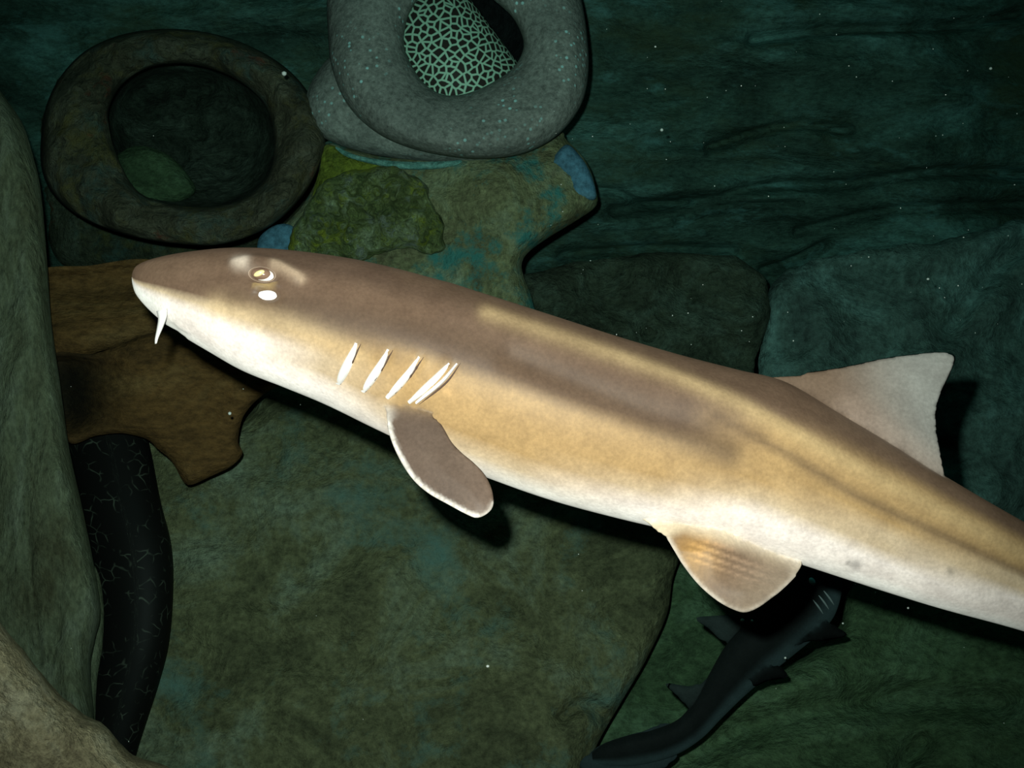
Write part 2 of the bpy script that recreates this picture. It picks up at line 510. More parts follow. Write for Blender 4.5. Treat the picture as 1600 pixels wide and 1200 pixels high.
tag(rock('upright_rock', [(-80, 80), (-20, 120), (10, 155), (36, 195), (52, 245), (64, 300), (73, 400), (80, 500), (94, 600), (108, 700), (130, 800), (150, 900), (157, 960), (148, 1000), (141, 1045), (146, 1120), (150, 1250), (150, 1540), (-200, 1540), (-200, 300)],
         plane_d(1.66, 50, 600, 0.0, -0.0001), M_pillar, 0.07, 42, 0.35, 8, 0.008, 8, (1.6, 1.6, 0.6), seed=26,
         disp=addf(grooves(7, 14, 1.2, 0.012), crack([(40, 780), (45, 900), (55, 1000), (60, 1030)], 6, 0.02), crack([(95, 900), (90, 1000)], 8, 0.012)), flare=0.0),
    'tall grey-green rock pillar with vertical grooves beside the dark eel', 'rock')
tag(rock('rock_sliver', [(140, 880), (155, 900), (162, 950), (160, 1010), (152, 1060), (149, 1120), (150, 1200), (110, 1200), (110, 900)],
         plane_d(1.69, 140, 1000), M_pillar, 0.012, 10, 0.2, 5, 0.004, 12, seed=31),
    'thin pale rock sliver along the right foot of the grooved pillar', 'rock')
tag(rock('boulder', [(-140, 880), (-60, 915), (0, 972), (40, 1020), (80, 1070), (120, 1108), (155, 1130), (182, 1158), (215, 1180), (262, 1202), (330, 1260), (380, 1400), (390, 1840), (-300, 1840), (-300, 1000)],
         plane_d(1.36, 100, 1150, 0.0002, -0.00012), M_tan, 0.07, 55, 0.2, 7, 0.012, 14, seed=27, rag=5),
    'tan speckled boulder at the foot of the grooved pillar', 'boulder')

# brown slab with an upper step and a soft-edged black patch at its left end
def slab_dark(x, y):
    k = np.exp(-(np.maximum(0, (x - 118) / 62) ** 2 + ((y - 610) / 72) ** 4))
    return np.stack([1 - 0.93 * k, 1 - 0.91 * k, 1 - 0.90 * k], 1)


tag(rock('flat_rock', [(60, 425), (140, 415), (230, 405), (330, 430), (400, 500), (330, 540), (250, 522), (170, 545), (85, 563), (50, 500)],
         plane_d(1.80, 200, 480, 0, 0), M_brown, 0.03, 30, 0.35, 7, 0.008, 9, seed=28, disp=lambda x, y, X: -0.05 * np.clip((515 - y + (x - 90) * -0.12) / 60, 0, 1)),
    'dark brown upper rock ledge just below the snout of the big shark', 'rock')
tag(rock('flat_rock', [(80, 556), (150, 552), (240, 520), (330, 520), (420, 560), (436, 600), (418, 612), (394, 632), (378, 656), (372, 690), (379, 708), (362, 728), (330, 744), (297, 758), (284, 748), (268, 720), (247, 702), (229, 686), (190, 677), (150, 681), (108, 692), (85, 640)],
         plane_d(1.76, 250, 640, 0, 0), M_brown_patch, 0.022, 26, 0.22, 6, 0.008, 9, seed=29,
         disp=lambda x, y, X: -0.06 * np.clip((205 - x) / 100, 0, 1) ** 1.4 * np.clip((692 - y) / 45, 0, 1), darken=slab_dark),
    'orange-brown flat rock slab with a jagged lower corner below the barbel', 'rock')

# ------------------------------------------------------------------ jars
def polar(poly, c, n):
    """radius of a closed outline as seen from c at n equal angles"""
    pl = crom(poly, 400, True) - np.array(c)
    a = np.arctan2(pl[:, 1], pl[:, 0]); r = np.linalg.norm(pl, axis=1)
    o = np.argsort(a); a = a[o]; r = r[o]
    a = np.r_[a - 2 * np.pi, a, a + 2 * np.pi]; r = np.r_[r, r, r]
    t = np.linspace(-np.pi, np.pi, n, endpoint=False)
    return t, np.interp(t, a, r)


def jar_ring(name, outer, hole, c, dfn, prof, mat, parent, n=180, amp=0.006, nscale=14, seed=1, floor_shift=(0, 0), cap=True):
    t, ro = polar(outer, c, n)
    _, rh = polar(hole, c, n)
    V = []; rows = len(prof)
    for s, dd in prof:
        if s >= 0: r = rh + (ro - rh) * s
        else: r = rh * (1 + s)
        k = max(0, -s)
        x = c[0] + r * np.cos(t) + floor_shift[0] * k; y = c[1] + r * np.sin(t) + floor_shift[1] * k
        V.append(P(x, y, dfn(x, y) + dd))
    V = np.vstack(V)
    dirs = (V - CAM) / np.linalg.norm(V - CAM, axis=1, keepdims=True)
    V = V - dirs * (amp * fbm(V, nscale, 5, seed))[:, None]
    Fc = []
    for j in range(rows - 1):
        for i in range(n):
            a = j * n + i; b = j * n + (i + 1) % n
            Fc.append((a, b, b + n, a + n))
    if cap: Fc.append(tuple(range((rows - 1) * n, rows * n)))
    return mesh_obj(name, V, Fc, mat, parent)


def rnd_prof(pts, n):
    return crom(np.array(pts, float), n).tolist()


jar1 = empty('stone_jar', P(np.array(285.), np.array(400.), np.array(2.15)))
tag(jar1, 'weathered olive-brown stone jar lying open with an empty dark mouth', 'jar')
O1 = [(70, 215), (72, 265), (92, 305), (135, 340), (200, 365), (270, 378), (345, 380), (420, 352), (470, 305), (497, 258), (506, 222), (492, 172), (462, 125), (415, 88), (350, 60), (275, 48), (200, 55), (140, 80), (100, 120), (78, 165)]
H1 = [(168, 170), (172, 215), (188, 260), (212, 298), (245, 316), (305, 325), (365, 318), (408, 292), (430, 245), (425, 185), (400, 145), (350, 113), (290, 98), (232, 104), (190, 130)]
jar_ring('jar_rim', O1, H1, (300, 212), plane_d(1.98, 300, 212, 0.0, -0.00035),
         rnd_prof([(1.06, 0.34), (1.05, 0.16), (1.02, 0.05), (0.93, 0.012), (0.7, -0.012), (0.4, -0.012), (0.15, 0.004), (0.0, 0.04), (-0.01, 0.10)], 40),
         M_pot1, jar1, n=300, amp=0.030, nscale=12, seed=41, cap=False)
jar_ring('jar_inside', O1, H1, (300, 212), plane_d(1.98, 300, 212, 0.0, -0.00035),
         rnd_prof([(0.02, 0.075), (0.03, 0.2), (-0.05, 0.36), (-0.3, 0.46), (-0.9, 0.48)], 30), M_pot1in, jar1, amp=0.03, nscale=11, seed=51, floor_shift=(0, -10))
rock('jar_belly', [(58, 130), (62, 260), (72, 360), (110, 420), (250, 430), (360, 405), (440, 365), (490, 285), (480, 200), (300, 100), (120, 80)],
     plane_d(2.56, 285, 260), M_pot1, 0.06, 60, 0.25, 9, 0.02, 9, seed=42, parent=jar1)
tag(rock('stone', [(180, 245), (215, 228), (255, 238), (285, 262), (305, 300), (260, 318), (190, 312), (160, 280)],
         plane_d(2.30, 240, 275), M_green2, 0.03, 30, 0.1, 6, 0.006, 12, seed=43),
    'small rounded green stone lying inside the empty jar mouth', 'stone')

jar2 = empty('stone_jar', P(np.array(700.), np.array(250.), np.array(2.1)))
tag(jar2, 'smooth grey stone jar with pale specks and the laced eel in its mouth', 'jar')
O2 = [(515, -20), (514, 60), (521, 112), (545, 165), (588, 206), (640, 230), (700, 243), (760, 247), (820, 238), (870, 211), (905, 168), (918, 120), (917, 60), (905, -10), (880, -70), (820, -120), (720, -140), (620, -125), (550, -80)]
H2 = [(632, 50), (632, 76), (645, 106), (662, 130), (688, 147), (715, 149), (745, 141), (775, 126), (800, 108), (815, 86), (818, 62), (802, 28), (772, 0), (740, -25), (700, -32), (660, -8), (640, 20)]
jar_ring('jar_rim', O2, H2, (722, 62), plane_d(1.93, 722, 62, 0.0, -0.0003),
         rnd_prof([(1.0, 0.32), (1.01, 0.14), (1.0, 0.04), (0.94, 0.006), (0.75, -0.022), (0.45, -0.025), (0.2, -0.012), (0.04, 0.012), (0.0, 0.04), (-0.005, 0.07)], 44),
         M_pot2, jar2, amp=0.006, nscale=9, seed=44, cap=False)
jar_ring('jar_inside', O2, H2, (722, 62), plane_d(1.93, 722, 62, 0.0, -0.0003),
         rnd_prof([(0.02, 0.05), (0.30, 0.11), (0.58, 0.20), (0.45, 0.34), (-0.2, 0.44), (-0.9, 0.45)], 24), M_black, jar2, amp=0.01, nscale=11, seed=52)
rock('jar_belly', [(478, 150), (484, 190), (503, 214), (560, 236), (620, 247), (700, 253), (790, 246), (800, 160), (700, 150), (600, 120), (540, 80), (505, 100)],
     plane_d(2.02, 600, 180), M_pot2, 0.05, 45, 0.3, 8, 0.005, 9, seed=45, parent=jar2)

# broken shard under the grey jar
sh = empty('broken_jar_shard', P(np.array(720.), np.array(470.), np.array(2.0)))
tag(sh, 'broken mossy stone jar shard with turquoise edges under the grey jar', 'shard')
rock('shard_body', [(440, 360), (470, 325), (495, 280), (508, 222), (545, 232), (610, 246), (700, 240), (800, 230), (872, 205), (884, 218), (905, 238), (922, 265), (932, 300), (931, 322), (900, 345), (862, 368), (828, 392), (815, 412), (820, 438), (832, 470), (830, 520), (700, 540), (520, 480), (425, 420)],
     plane_d(2.03, 700, 340, 0, -0.0002), M_shard, 0.03, 26, 0.3, 7, 0.010, 10, seed=46, parent=sh, sm=True,
     disp=lambda x, y, X: 0.05 * np.exp(-((x - 800) / 110) ** 2 - ((y - 320) / 110) ** 2))
rock('algae_patch', [(510, 226), (560, 244), (625, 256), (600, 272), (540, 282), (505, 320), (488, 312), (500, 262)],
     plane_d(2.005, 550, 260), M_moss_y, 0.012, 18, 0.06, 6, 0.006, 20, seed=47, parent=sh)
rock('crust_strip', [(524, 229), (560, 243), (620, 252), (690, 252), (720, 250), (716, 257), (680, 264), (630, 264), (580, 256), (540, 244)],
     plane_d(1.985, 620, 250), M_teal, 0.008, 7, 0.08, 3.5, 0.005, 40, seed=48, parent=sh)
rock('glaze_patch', [(862, 252), (884, 226), (904, 241), (921, 267), (931, 298), (929, 312), (908, 310), (893, 300), (890, 280), (872, 262)],
     plane_d(2.0, 895, 270), M_blue, 0.010, 10, 0.08, 4, 0.002, 20, seed=49, parent=sh)
rock('crust_patch', [(405, 372), (430, 352), (455, 352), (470, 372), (460, 400), (430, 412), (405, 400)],
     plane_d(2.0, 440, 380), M_blue, 0.01, 16, 0.06, 5, 0.008, 25, seed=53, parent=sh)
tag(rock('mossy_stone', [(478, 330), (500, 296), (540, 272), (590, 262), (640, 268), (668, 290), (676, 325), (690, 352), (695, 392), (665, 398), (630, 385), (560, 410), (490, 410), (450, 400), (455, 365)],
         plane_d(1.97, 580, 340), M_moss, 0.045, 40, 0.12, 3.2, 0.045, 30, seed=50, rag=10, disp=grooves(5, 34, 34, 0.024)),
    'lumpy moss-covered stone with yellow-green growth resting on the broken shard', 'stone')


# ------------------------------------------------------------------ lofted animals
def loft(stations, D, wf, n=200, m=64, sq=2.0, lean=0.0):
    """stations: (top x, top y, bottom x, bottom y); D depth per station; wf half-width/half-height per station"""
    st = np.asarray(stations, float)
    D = np.broadcast_to(np.asarray(D, float), (len(st),)); wf = np.broadcast_to(np.asarray(wf, float), (len(st),))
    full = np.c_[st, D * 300, wf * 60]
    s = crom(full, n)
    s[:, 4] /= 300; s[:, 5] /= 60
    th = np.linspace(0, 2 * np.pi, m, endpoint=False)
    V = []; px = []; vv = []; UVp = []
    for k in range(n):
        t = s[k, :2]; b = s[k, 2:4]; d = s[k, 4]
        c = (t + b) / 2; h = (t - b) / 2
        hl = np.linalg.norm(h) + 1e-6
        sn = np.sin(th); cs = np.cos(th)
        sn = np.sign(sn) * np.abs(sn) ** (2 / sq); cs = np.sign(cs) * np.abs(cs) ** (2 / sq)
        x = c[0] + h[0] * sn; y = c[1] + h[1] * sn
        dd = d - cs * hl * s[k, 5] * d / FPX + lean * sn * hl * d / FPX
        V.append(P(x, y, dd)); UVp.append(np.stack([x, y], 1)); px.append(np.full(m, c[0])); vv.append((1 - sn) / 2)
    V = np.vstack(V)
    Fc = []
    for k in range(n - 1):
        for i in range(m):
            a = k * m + i; b2 = k * m + (i + 1) % m
            Fc.append((a, b2, b2 + m, a + m))
    Fc.append(tuple(range(m))); Fc.append(tuple(range((n - 1) * m, n * m)))
    return V, Fc, np.vstack(UVp), np.concatenate(px), np.concatenate(vv)


def fin(outline, dfn, thick, step=6, edge=40, sm=True):
    V, Fc, ol, bnd = tri_fill(outline, step, 0.15, sm)
    dist, _ = seg_dist(V, ol)
    half = thick * (0.12 + 0.88 * np.clip(dist / edge, 0, 1) ** 0.7) / 2
    bset = {i for e in bnd for i in e}
    isb = np.array([i in bset for i in range(len(V))])
    half[isb] = 0
    d = dfn(V[:, 0], V[:, 1])
    A = P(V[:, 0], V[:, 1], d - half)
    inter = np.where(~isb)[0]
    mp = {i: (i if isb[i] else None) for i in range(len(V))}
    B = P(V[inter, 0], V[inter, 1], (d + half)[inter])
    for j, i in enumerate(inter): mp[i] = len(V) + j
    F2 = list(Fc) + [tuple(mp[i] for i in reversed(f)) for f in Fc]
    uv = np.vstack([V, V[inter]])
    return np.vstack([A, B]), F2, uv


def tmp_obj(V, Fc):
    me = bpy.data.meshes.new('tmp')
    me.from_pydata(V.tolist(), [], [list(map(int, f)) for f in Fc])
    bm = bmesh.new(); bm.from_mesh(me)
    bmesh.ops.remove_doubles(bm, verts=bm.verts, dist=1e-6)
    bmesh.ops.recalc_face_normals(bm, faces=bm.faces)
    bm.to_mesh(me); bm.free()
    o = bpy.data.objects.new('tmp', me)
    COL.objects.link(o)
    return o


def unite(body, fins, cols, rings=5, its=10):
    """one continuous skin: body + fins joined, seam smoothed; colours looked up from the pieces"""
    bo = tmp_obj(*body)
    fo = [tmp_obj(*f) for f in fins]
    for f in fo:
        md = bo.modifiers.new('u', 'BOOLEAN'); md.operation = 'UNION'; md.solver = 'EXACT'; md.object = f
    dg = bpy.context.evaluated_depsgraph_get()
    me = bpy.data.meshes.new_from_object(bo.evaluated_get(dg))
    V = np.array([v.co for v in me.vertices]); Fc = [tuple(p.vertices) for p in me.polygons]
    E = np.array([e.vertices for e in me.edges])
    for o in [bo] + fo:
        mm = o.data; bpy.data.objects.remove(o); bpy.data.meshes.remove(mm)
    bpy.data.meshes.remove(me)
    pieces = [body[0]] + [f[0] for f in fins]
    allp = np.vstack(pieces); src = np.concatenate([np.full(len(p), i) for i, p in enumerate(pieces)])
    allc = np.vstack(cols)
    kd = KDTree(len(allp))
    for i, p in enumerate(allp.tolist()): kd.insert(p, i)
    kd.balance()
    idx = np.array([kd.find(p)[1] for p in V.tolist()])
    C = allc[idx]; S = src[idx]
    seam = np.zeros(len(V), bool)
    ds = S[E[:, 0]] != S[E[:, 1]]
    seam[E[ds].ravel()] = True
    for _ in range(rings):
        hit = seam[E[:, 0]] | seam[E[:, 1]]
        seam[E[hit].ravel()] = True
    deg = np.bincount(E.ravel(), minlength=len(V)).astype(float)
    for it in range(its):
        acc = np.zeros_like(V); cac = np.zeros_like(C)
        np.add.at(acc, E[:, 0], V[E[:, 1]]); np.add.at(acc, E[:, 1], V[E[:, 0]])
        np.add.at(cac, E[:, 0], C[E[:, 1]]); np.add.at(cac, E[:, 1], C[E[:, 0]])
        lam = 0.6 if it % 2 == 0 else -0.60
        V[seam] = V[seam] * (1 - lam) + lam * (acc / deg[:, None])[seam]
        if it < 9:
            C[seam] = C[seam] * 0.4 + 0.6 * (cac / deg[:, None])[seam]
    return V, Fc, C, S


def project(V):
    r = V - CAM
    d = r @ FW
    return np.stack([800 + FPX * (r @ RT) / d, 600 - FPX * (r @ UP) / d], 1), d


# ---- big shark
D0 = 0.97
ST = [(206, 431, 206, 434), (208, 423, 207, 444), (215, 414, 212, 459), (236, 405, 226, 477), (270, 397, 247, 497), (312, 391, 277, 520), (360, 387, 325, 549), (420, 388, 380, 580),
      (490, 395, 445, 606), (570, 408, 510, 633), (660, 430, 590, 672), (760, 461, 680, 714), (860, 493, 770, 750), (960, 525, 865, 783), (1060, 554, 965, 810),
      (1150, 577, 1060, 832), (1228, 597, 1150, 852), (1312, 646, 1232, 876), (1400, 698, 1325, 906), (1480, 746, 1400, 930), (1560, 793, 1480, 954), (1640, 838, 1570, 978),
      (1760, 905, 1700, 1015), (1900, 975, 1850, 1052), (2080, 1058, 2050, 1100), (2230, 1118, 2215, 1140)]
WF = [1.0, 1.1, 1.2, 1.2, 1.2, 1.15, 1.1, 1.05, 1.0, 0.98, 0.95, 0.92, 0.9, 0.9, 0.9, 0.9, 0.85, 0.82, 0.8, 0.78, 0.75, 0.7, 0.65, 0.6, 0.5, 0.4]
DD = D0 + np.interp(np.arange(len(ST)), [0, 8, 14, 20, 25], [0.02, 0.0, 0.0, 0.0, 0.06])
bV, bF, bU, bX, bv = loft(ST, DD, WF, 460, 112, 2.15)

K = (.092, .058, .041); B = (.145, .092, .063); G = (.41, .268, .125); L = (.54, .42, .29); W = (.82, .73, .70); E = (.93, .90, .88)
rows = [(206, [B, B, B, B, B, B, L, W, E, E, E]), (235, [K, B, B, B, B, B, L, W, E, E, E]), (300, [K, B, B, B, B, B, L, W, W, W, E]), (400, [K, K, B, B, B, B, L, W, W, W, E]), (520, [K, K, B, B, B, B, G, L, L, W, E]),
        (650, [K, K, B, B, B, G, G, G, G, L, W]), (850, [K, K, B, B, B, G, G, G, G, L, E]), (1050, [K, K, B, B, B, G, G, G, L, W, E]), (1200, [K, K, B, G, G, G, G, L, W, W, W]),
        (1400, [K, B, G, G, G, G, L, L, W, W, E]), (1600, [K, B, G, G, G, L, L, W, W, W, E]), (2300, [B, B, B, G, G, G, L, L, W, W, W])]
rx = np.array([r[0] for r in rows], float); tab = np.array([r[1] for r in rows])


def base_col(x, v):
    xi = np.clip(np.searchsorted(rx, x) - 1, 0, len(rx) - 2)
    fx = np.clip((x - rx[xi]) / (rx[xi + 1] - rx[xi]), 0, 1)[:, None]
    vi = np.clip((v * 10).astype(int), 0, 9); fv = (v * 10 - vi)[:, None]
    a = tab[xi, vi] * (1 - fv) + tab[xi, vi + 1] * fv
    b = tab[xi + 1, vi] * (1 - fv) + tab[xi + 1, vi + 1] * fv
    return a * (1 - fx) + b * fx


def stripe(c, uv, path, sig, fac, tint=None):
    d, t = seg_dist(uv, np.array(path, float), False)
    k = np.exp(-(d / sig) ** 2)[:, None] * fac
    return c * (1 - k) + (np.array(tint) if tint is not None else 0) * k


bC = base_col(bX, bv)
DK = (.105, .067, .044)
bC = stripe(bC, bU, [(430, 490), (560, 500), (700, 530), (850, 585), (1000, 645), (1135, 708)], 27, 0.75, DK)
bC = stripe(bC, bU, [(1120, 650), (1169, 676), (1244, 717), (1337, 774), (1469, 834), (1620, 905), (1900, 1010)], 8, 0.6, DK)
bC = stripe(bC, bU, [(760, 492), (900, 538), (1050, 590), (1150, 632), (1260, 690), (1400, 765), (1600, 868)], 13, 0.6, (.52, .38, .20))
bC = stripe(bC, bU, [(640, 428), (900, 515), (1150, 590), (1290, 655), (1480, 765), (1640, 850)], 26, 0.55, DK)
bC = stripe(bC, bU, [(340, 480), (440, 505), (520, 535), (560, 560)], 20, 0.55, (.62, .46, .27))
bC = stripe(bC, bU, [(372, 412), (381, 412)], 10, 0.55, (.80, .68, .58))  # flash highlight on the brow ridge, painted pale
bC = stripe(bC, bU, [(430, 416), (448, 424), (470, 436)], 8, 0.45, (.66, .50, .36))  # painted highlight continuing back along the brow ridge
bC = stripe(bC, bU, [(398, 445), (412, 447), (428, 445)], 3.5, 0.5, (.62, .44, .18))
bC = stripe(bC, bU, [(360, 462), (440, 470), (500, 475)], 14, 0.45, DK)
for c_, r_, f_ in (((1337, 882), 9, 0.5), ((1485, 893), 6, 0.45), ((1325, 880), 4, 0.5), ((700, 615), 9, -0.3)):
    dd_ = np.linalg.norm(bU - np.array(c_), axis=1)
    bC = bC * (1 - f_ * np.exp(-(dd_ / r_) ** 2))[:, None]


def smoothstep(a, b, x):
    t = np.clip((x - a) / (b - a), 0, 1)
    return t * t * (3 - 2 * t)


# pectoral, pelvic, dorsal, second dorsal, caudal
PEC = [(604, 612), (600, 632), (604, 660), (612, 690), (627, 722), (646, 750), (670, 771), (700, 788), (730, 804), (746, 809), (763, 801), (771, 787), (768, 763), (757, 741), (739, 722), (722, 708), (705, 690), (690, 664), (672, 640), (660, 612)]
PEL = [(1004, 800), (1015, 823), (1040, 840), (1052, 858), (1068, 884), (1092, 914), (1120, 938), (1145, 952), (1165, 957), (1186, 949), (1212, 930), (1236, 908), (1255, 886), (1252, 878), (1235, 866), (1205, 842), (1160, 815), (1080, 795)]
DOR = [(1120, 588), (1160, 587), (1205, 587), (1255, 582.5), (1320, 573), (1380, 560), (1440, 552), (1478, 550), (1493, 557), (1487, 578), (1478, 598), (1467, 625), (1463, 655), (1467, 690), (1474, 720), (1477, 748), (1462, 757), (1420, 745), (1340, 720), (1250, 670), (1180, 640)]
DO2 = [(1760, 915), (1830, 915), (1900, 918), (1925, 930), (1905, 960), (1912, 990), (1800, 960)]
CAU = [(1980, 1020), (2150, 1030), (2330, 1090), (2420, 1150), (2400, 1185), (2330, 1180), (2290, 1200), (2200, 1175), (2080, 1120), (1990, 1075)]
fins = []; fcol = []
V_, F_, U_ = fin(PEC, lambda x, y: D0 - np.interp(y, [600, 625, 660, 810], [0.030, 0.052, 0.066, 0.100]) - 0.00004 * (x - 680), 0.011, 5, 40)
d_, _ = seg_dist(U_, crom(PEC[1:10], 60), False)
c_ = np.tile(np.array((.118, .083, .064)), (len(U_), 1))
c_ *= (1 + 0.25 * smoothstep(690, 770, U_[:, 0] + (U_[:, 1] - 700) * -0.2))[:, None]
k_ = np.exp(-(d_ / 6.5) ** 4)[:, None]; c_ = c_ * (1 - k_) + np.array((.80, .76, .72)) * k_
d_, _ = seg_dist(U_, crom(PEC[9:12], 20), False)
k_ = np.exp(-(d_ / 3.5) ** 2)[:, None]; c_ = c_ * (1 - k_) + np.array((.7, .65, .6)) * k_
k_ = smoothstep(640, 622, U_[:, 1] - 0.05 * (U_[:, 0] - 600))[:, None]; c_ = c_ * (1 - k_) + np.array((.42, .29, .15)) * k_
fins.append((V_, F_)); fcol.append(c_)
V_, F_, U_ = fin(PEL, lambda x, y: D0 - np.maximum(0.010, np.interp(y, [800, 830, 860, 960], [0.020, 0.036, 0.050, 0.066]) - 0.036 * smoothstep(1110, 1220, x) * smoothstep(930, 872, y)), 0.013, 5, 45)
c_ = np.tile(np.array((.185, .122, .082)), (len(U_), 1))
g_ = np.exp(-(np.hypot(U_[:, 0] - 1080, (U_[:, 1] - 868) * 0.9) / 36) ** 2)[:, None]
c_ = c_ * (1 - 0.75 * g_) + np.array((.46, .26, .08)) * 0.75 * g_
ry = (U_[:, 1] - 820) - 0.38 * (U_[:, 0] - 1060)           # fin rays fan back and down
st_ = (np.sin(ry * 0.52 + 0.02 * U_[:, 0]) * 0.5 + 0.5) ** 2 * smoothstep(-60, -40, ry) * smoothstep(62, 36, ry) * smoothstep(1065, 1095, U_[:, 0]) * smoothstep(1225, 1170, U_[:, 0])
c_ = c_ * (1 + 0.9 * st_)[:, None]
t_ = smoothstep(1130, 1250, U_[:, 0] + 0.7 * (U_[:, 1] - 880))[:, None] * 0.6
c_ = c_ * (1 - t_) + np.array((.29, .235, .18)) * t_
d_, _ = seg_dist(U_, crom(PEL[1:14], 80), False)
k_ = np.exp(-(d_ / 5) ** 2)[:, None] * np.where(U_[:, 0] < 1130, 1.0, 0.55)[:, None]; c_ = c_ * (1 - k_) + np.array((.74, .66, .58)) * k_
k_ = smoothstep(838, 818, U_[:, 1] - 0.30 * np.abs(U_[:, 0] - 1075))[:, None]; c_ = c_ * (1 - k_) + np.array((.66, .55, .40)) * k_
fins.append((V_, F_)); fcol.append(c_)
V_, F_, U_ = fin(DOR, lambda x, y: D0 + 0.0 + 0.0002 * (700 - y), 0.016, 6, 70)
t_ = smoothstep(1300, 1470, U_[:, 0] + 0.25 * (650 - U_[:, 1]))[:, None]
c_ = np.array((.175, .117, .084)) * (1 - t_) + np.array((.28, .275, .26)) * t_
d_, _ = seg_dist(U_, np.array([(1330, 640), (1400, 690), (1460, 735)], float), False)
g_ = np.exp(-(d_ / 28) ** 2)[:, None] * 0.5
c_ = c_ * (1 - g_) + np.array((.38, .275, .225)) * g_
fins.append((V_, F_)); fcol.append(c_)
for o_ in (DO2, CAU):
    V_, F_, U_ = fin(o_, lambda x, y: np.interp(x, [1700, 2230], [D0 + 0.003, D0 + 0.06]), 0.012, 12, 60)
    fins.append((V_, F_)); fcol.append(np.tile(np.array((.30, .22, .16)), (len(U_), 1)))

sV, sF, sC, sS = unite((bV, bF), fins, [bC] + fcol, 4, 12)

# relief on the head and flank: gill flaps, brow ridge, spiracle pit, flank ridge
uv, dep = project(sV)
near = dep < np.interp(uv[:, 0], [206, 2200], [D0 + 0.02, D0 + 0.05])
nrm = np.zeros_like(sV)
for f in sF:
    n_ = np.cross(sV[f[1]] - sV[f[0]], sV[f[2]] - sV[f[0]])
    for i in f: nrm[i] += n_
nrm /= np.linalg.norm(nrm, axis=1, keepdims=True) + 1e-12
if ((sV - sV.mean(0)) * nrm).sum() < 0: nrm = -nrm
GILL = [((559, 536), (548, 562), (530, 600)), ((609, 546), (594, 574), (569, 612)), ((657, 557), (638, 586), (607, 622)), ((709, 567), (685, 592), (646, 628))]
h = np.zeros(len(sV))
for g in GILL:
    p = crom(np.array(g, float), 24)
    d_, t_ = seg_dist(uv, p, False)
    ti = np.clip(t_.astype(int), 0, len(p) - 2)
    tg = p[ti + 1] - p[ti]
    side = (tg[:, 0] * (uv[:, 1] - p[ti][:, 1]) - tg[:, 1] * (uv[:, 0] - p[ti][:, 0]))     # >0 towards the snout
    inr = (t_ > 0.5) & (t_ < len(p) - 1.5)
    h += np.where(inr & (side > 0), 0.0012 * np.exp(-(d_ / 16) ** 2), 0) - np.where(inr & (side <= 0), 0.0018 * np.exp(-(d_ / 8) ** 2), 0)
d_, _ = seg_dist(uv, np.array([(366, 414), (385, 409), (410, 410), (436, 417), (462, 432)], float), False)
h += 0.0048 * np.exp(-(d_ / 9) ** 2)
d_, _ = seg_dist(uv, np.array([(398, 446), (415, 447), (432, 445)], float), False)
h += 0.0025 * np.exp(-(d_ / 5) ** 2)
h -= 0.006 * np.exp(-(((uv[:, 0] - 410) / 24) ** 2 + ((uv[:, 1] - 430) / 11) ** 2) ** 2)
h -= 0.007 * np.exp(-(((uv[:, 0] - 418) / 19) ** 2 + ((uv[:, 1] - 460) / 11) ** 2) ** 2)
d_, _ = seg_dist(uv, np.array([(700, 475), (900, 540), (1150, 632), (1400, 765), (1640, 885)], float), False)
h += 0.0045 * np.exp(-(d_ / 24) ** 2)
d_, _ = seg_dist(uv, np.array([(800, 560), (1000, 640), (1169, 690), (1337, 776), (1600, 890)], float), False)
h -= 0.003 * np.exp(-(d_ / 20) ** 2)
d_, _ = seg_dist(uv, np.array([(268, 508), (276, 517), (290, 524)], float), False)
h -= 0.002 * np.exp(-(d_ / 4) ** 2)
sV0 = sV.copy()
sV = sV + nrm * (h * near)[:, None]

shark = empty('bamboo_shark', (float(sV[:, 0].mean()), float(sV[:, 1].mean()), float(sV[:, 2].min())))
tag(shark, 'large brown bamboo shark with golden flank, white belly and white gill slits swimming in mid-water', 'shark')
mesh_obj('body', sV, sF, M_skin, shark, True, sC)
bvh_flat = BVHTree.FromPolygons(sV0.tolist(), [list(f) for f in sF])
bvh = BVHTree.FromPolygons(sV.tolist(), [list(f) for f in sF])


def on_skin(px, py, bvh=None):
    bvh = bvh or globals()['bvh']
    p = P(np.array(px, float), np.array(py, float), np.array(1.0))
    dr = Vector(p - CAM).normalized()
    loc, nor, _, _ = bvh.ray_cast(Vector(CAM), dr)
    if loc is None:
        loc, nor, _, _ = bvh.find_nearest(Vector(P(np.array(px, float), np.array(py, float), np.array(D0 - 0.05))))
    if nor.dot(dr) > 0: nor = -nor
    return np.array(loc), np.array(nor)


def strip(name, path, wid, height, mat, parent, n=34, m=9, sink=0.0008, tree=None):
    """a raised fold of skin that follows the body between two points"""
    p = crom(np.array(path, float), n)
    tg = np.gradient(p, axis=0); tg /= np.linalg.norm(tg, axis=1, keepdims=True)
    no = np.stack([-tg[:, 1], tg[:, 0]], 1)
    V = []
    for k in range(n):
        t = k / (n - 1)
        wv = wid(t)
        for j in range(m):
            a = -1 + 2 * j / (m - 1)
            q = p[k] + no[k] * a * wv
            l_, nn = on_skin(*q, tree)
            V.append(l_ + nn * ((height * (1 - a * a)) * math.sin(math.pi * min(max(t, 0.02), 0.98)) ** 0.5 - sink * (abs(a) > 0.99)))
    Fc = []
    for k in range(n - 1):
        for j in range(m - 1):
            a = k * m + j
            Fc.append((a, a + 1, a + m + 1, a + m))
    return mesh_obj(name, np.array(V), Fc, mat, parent)


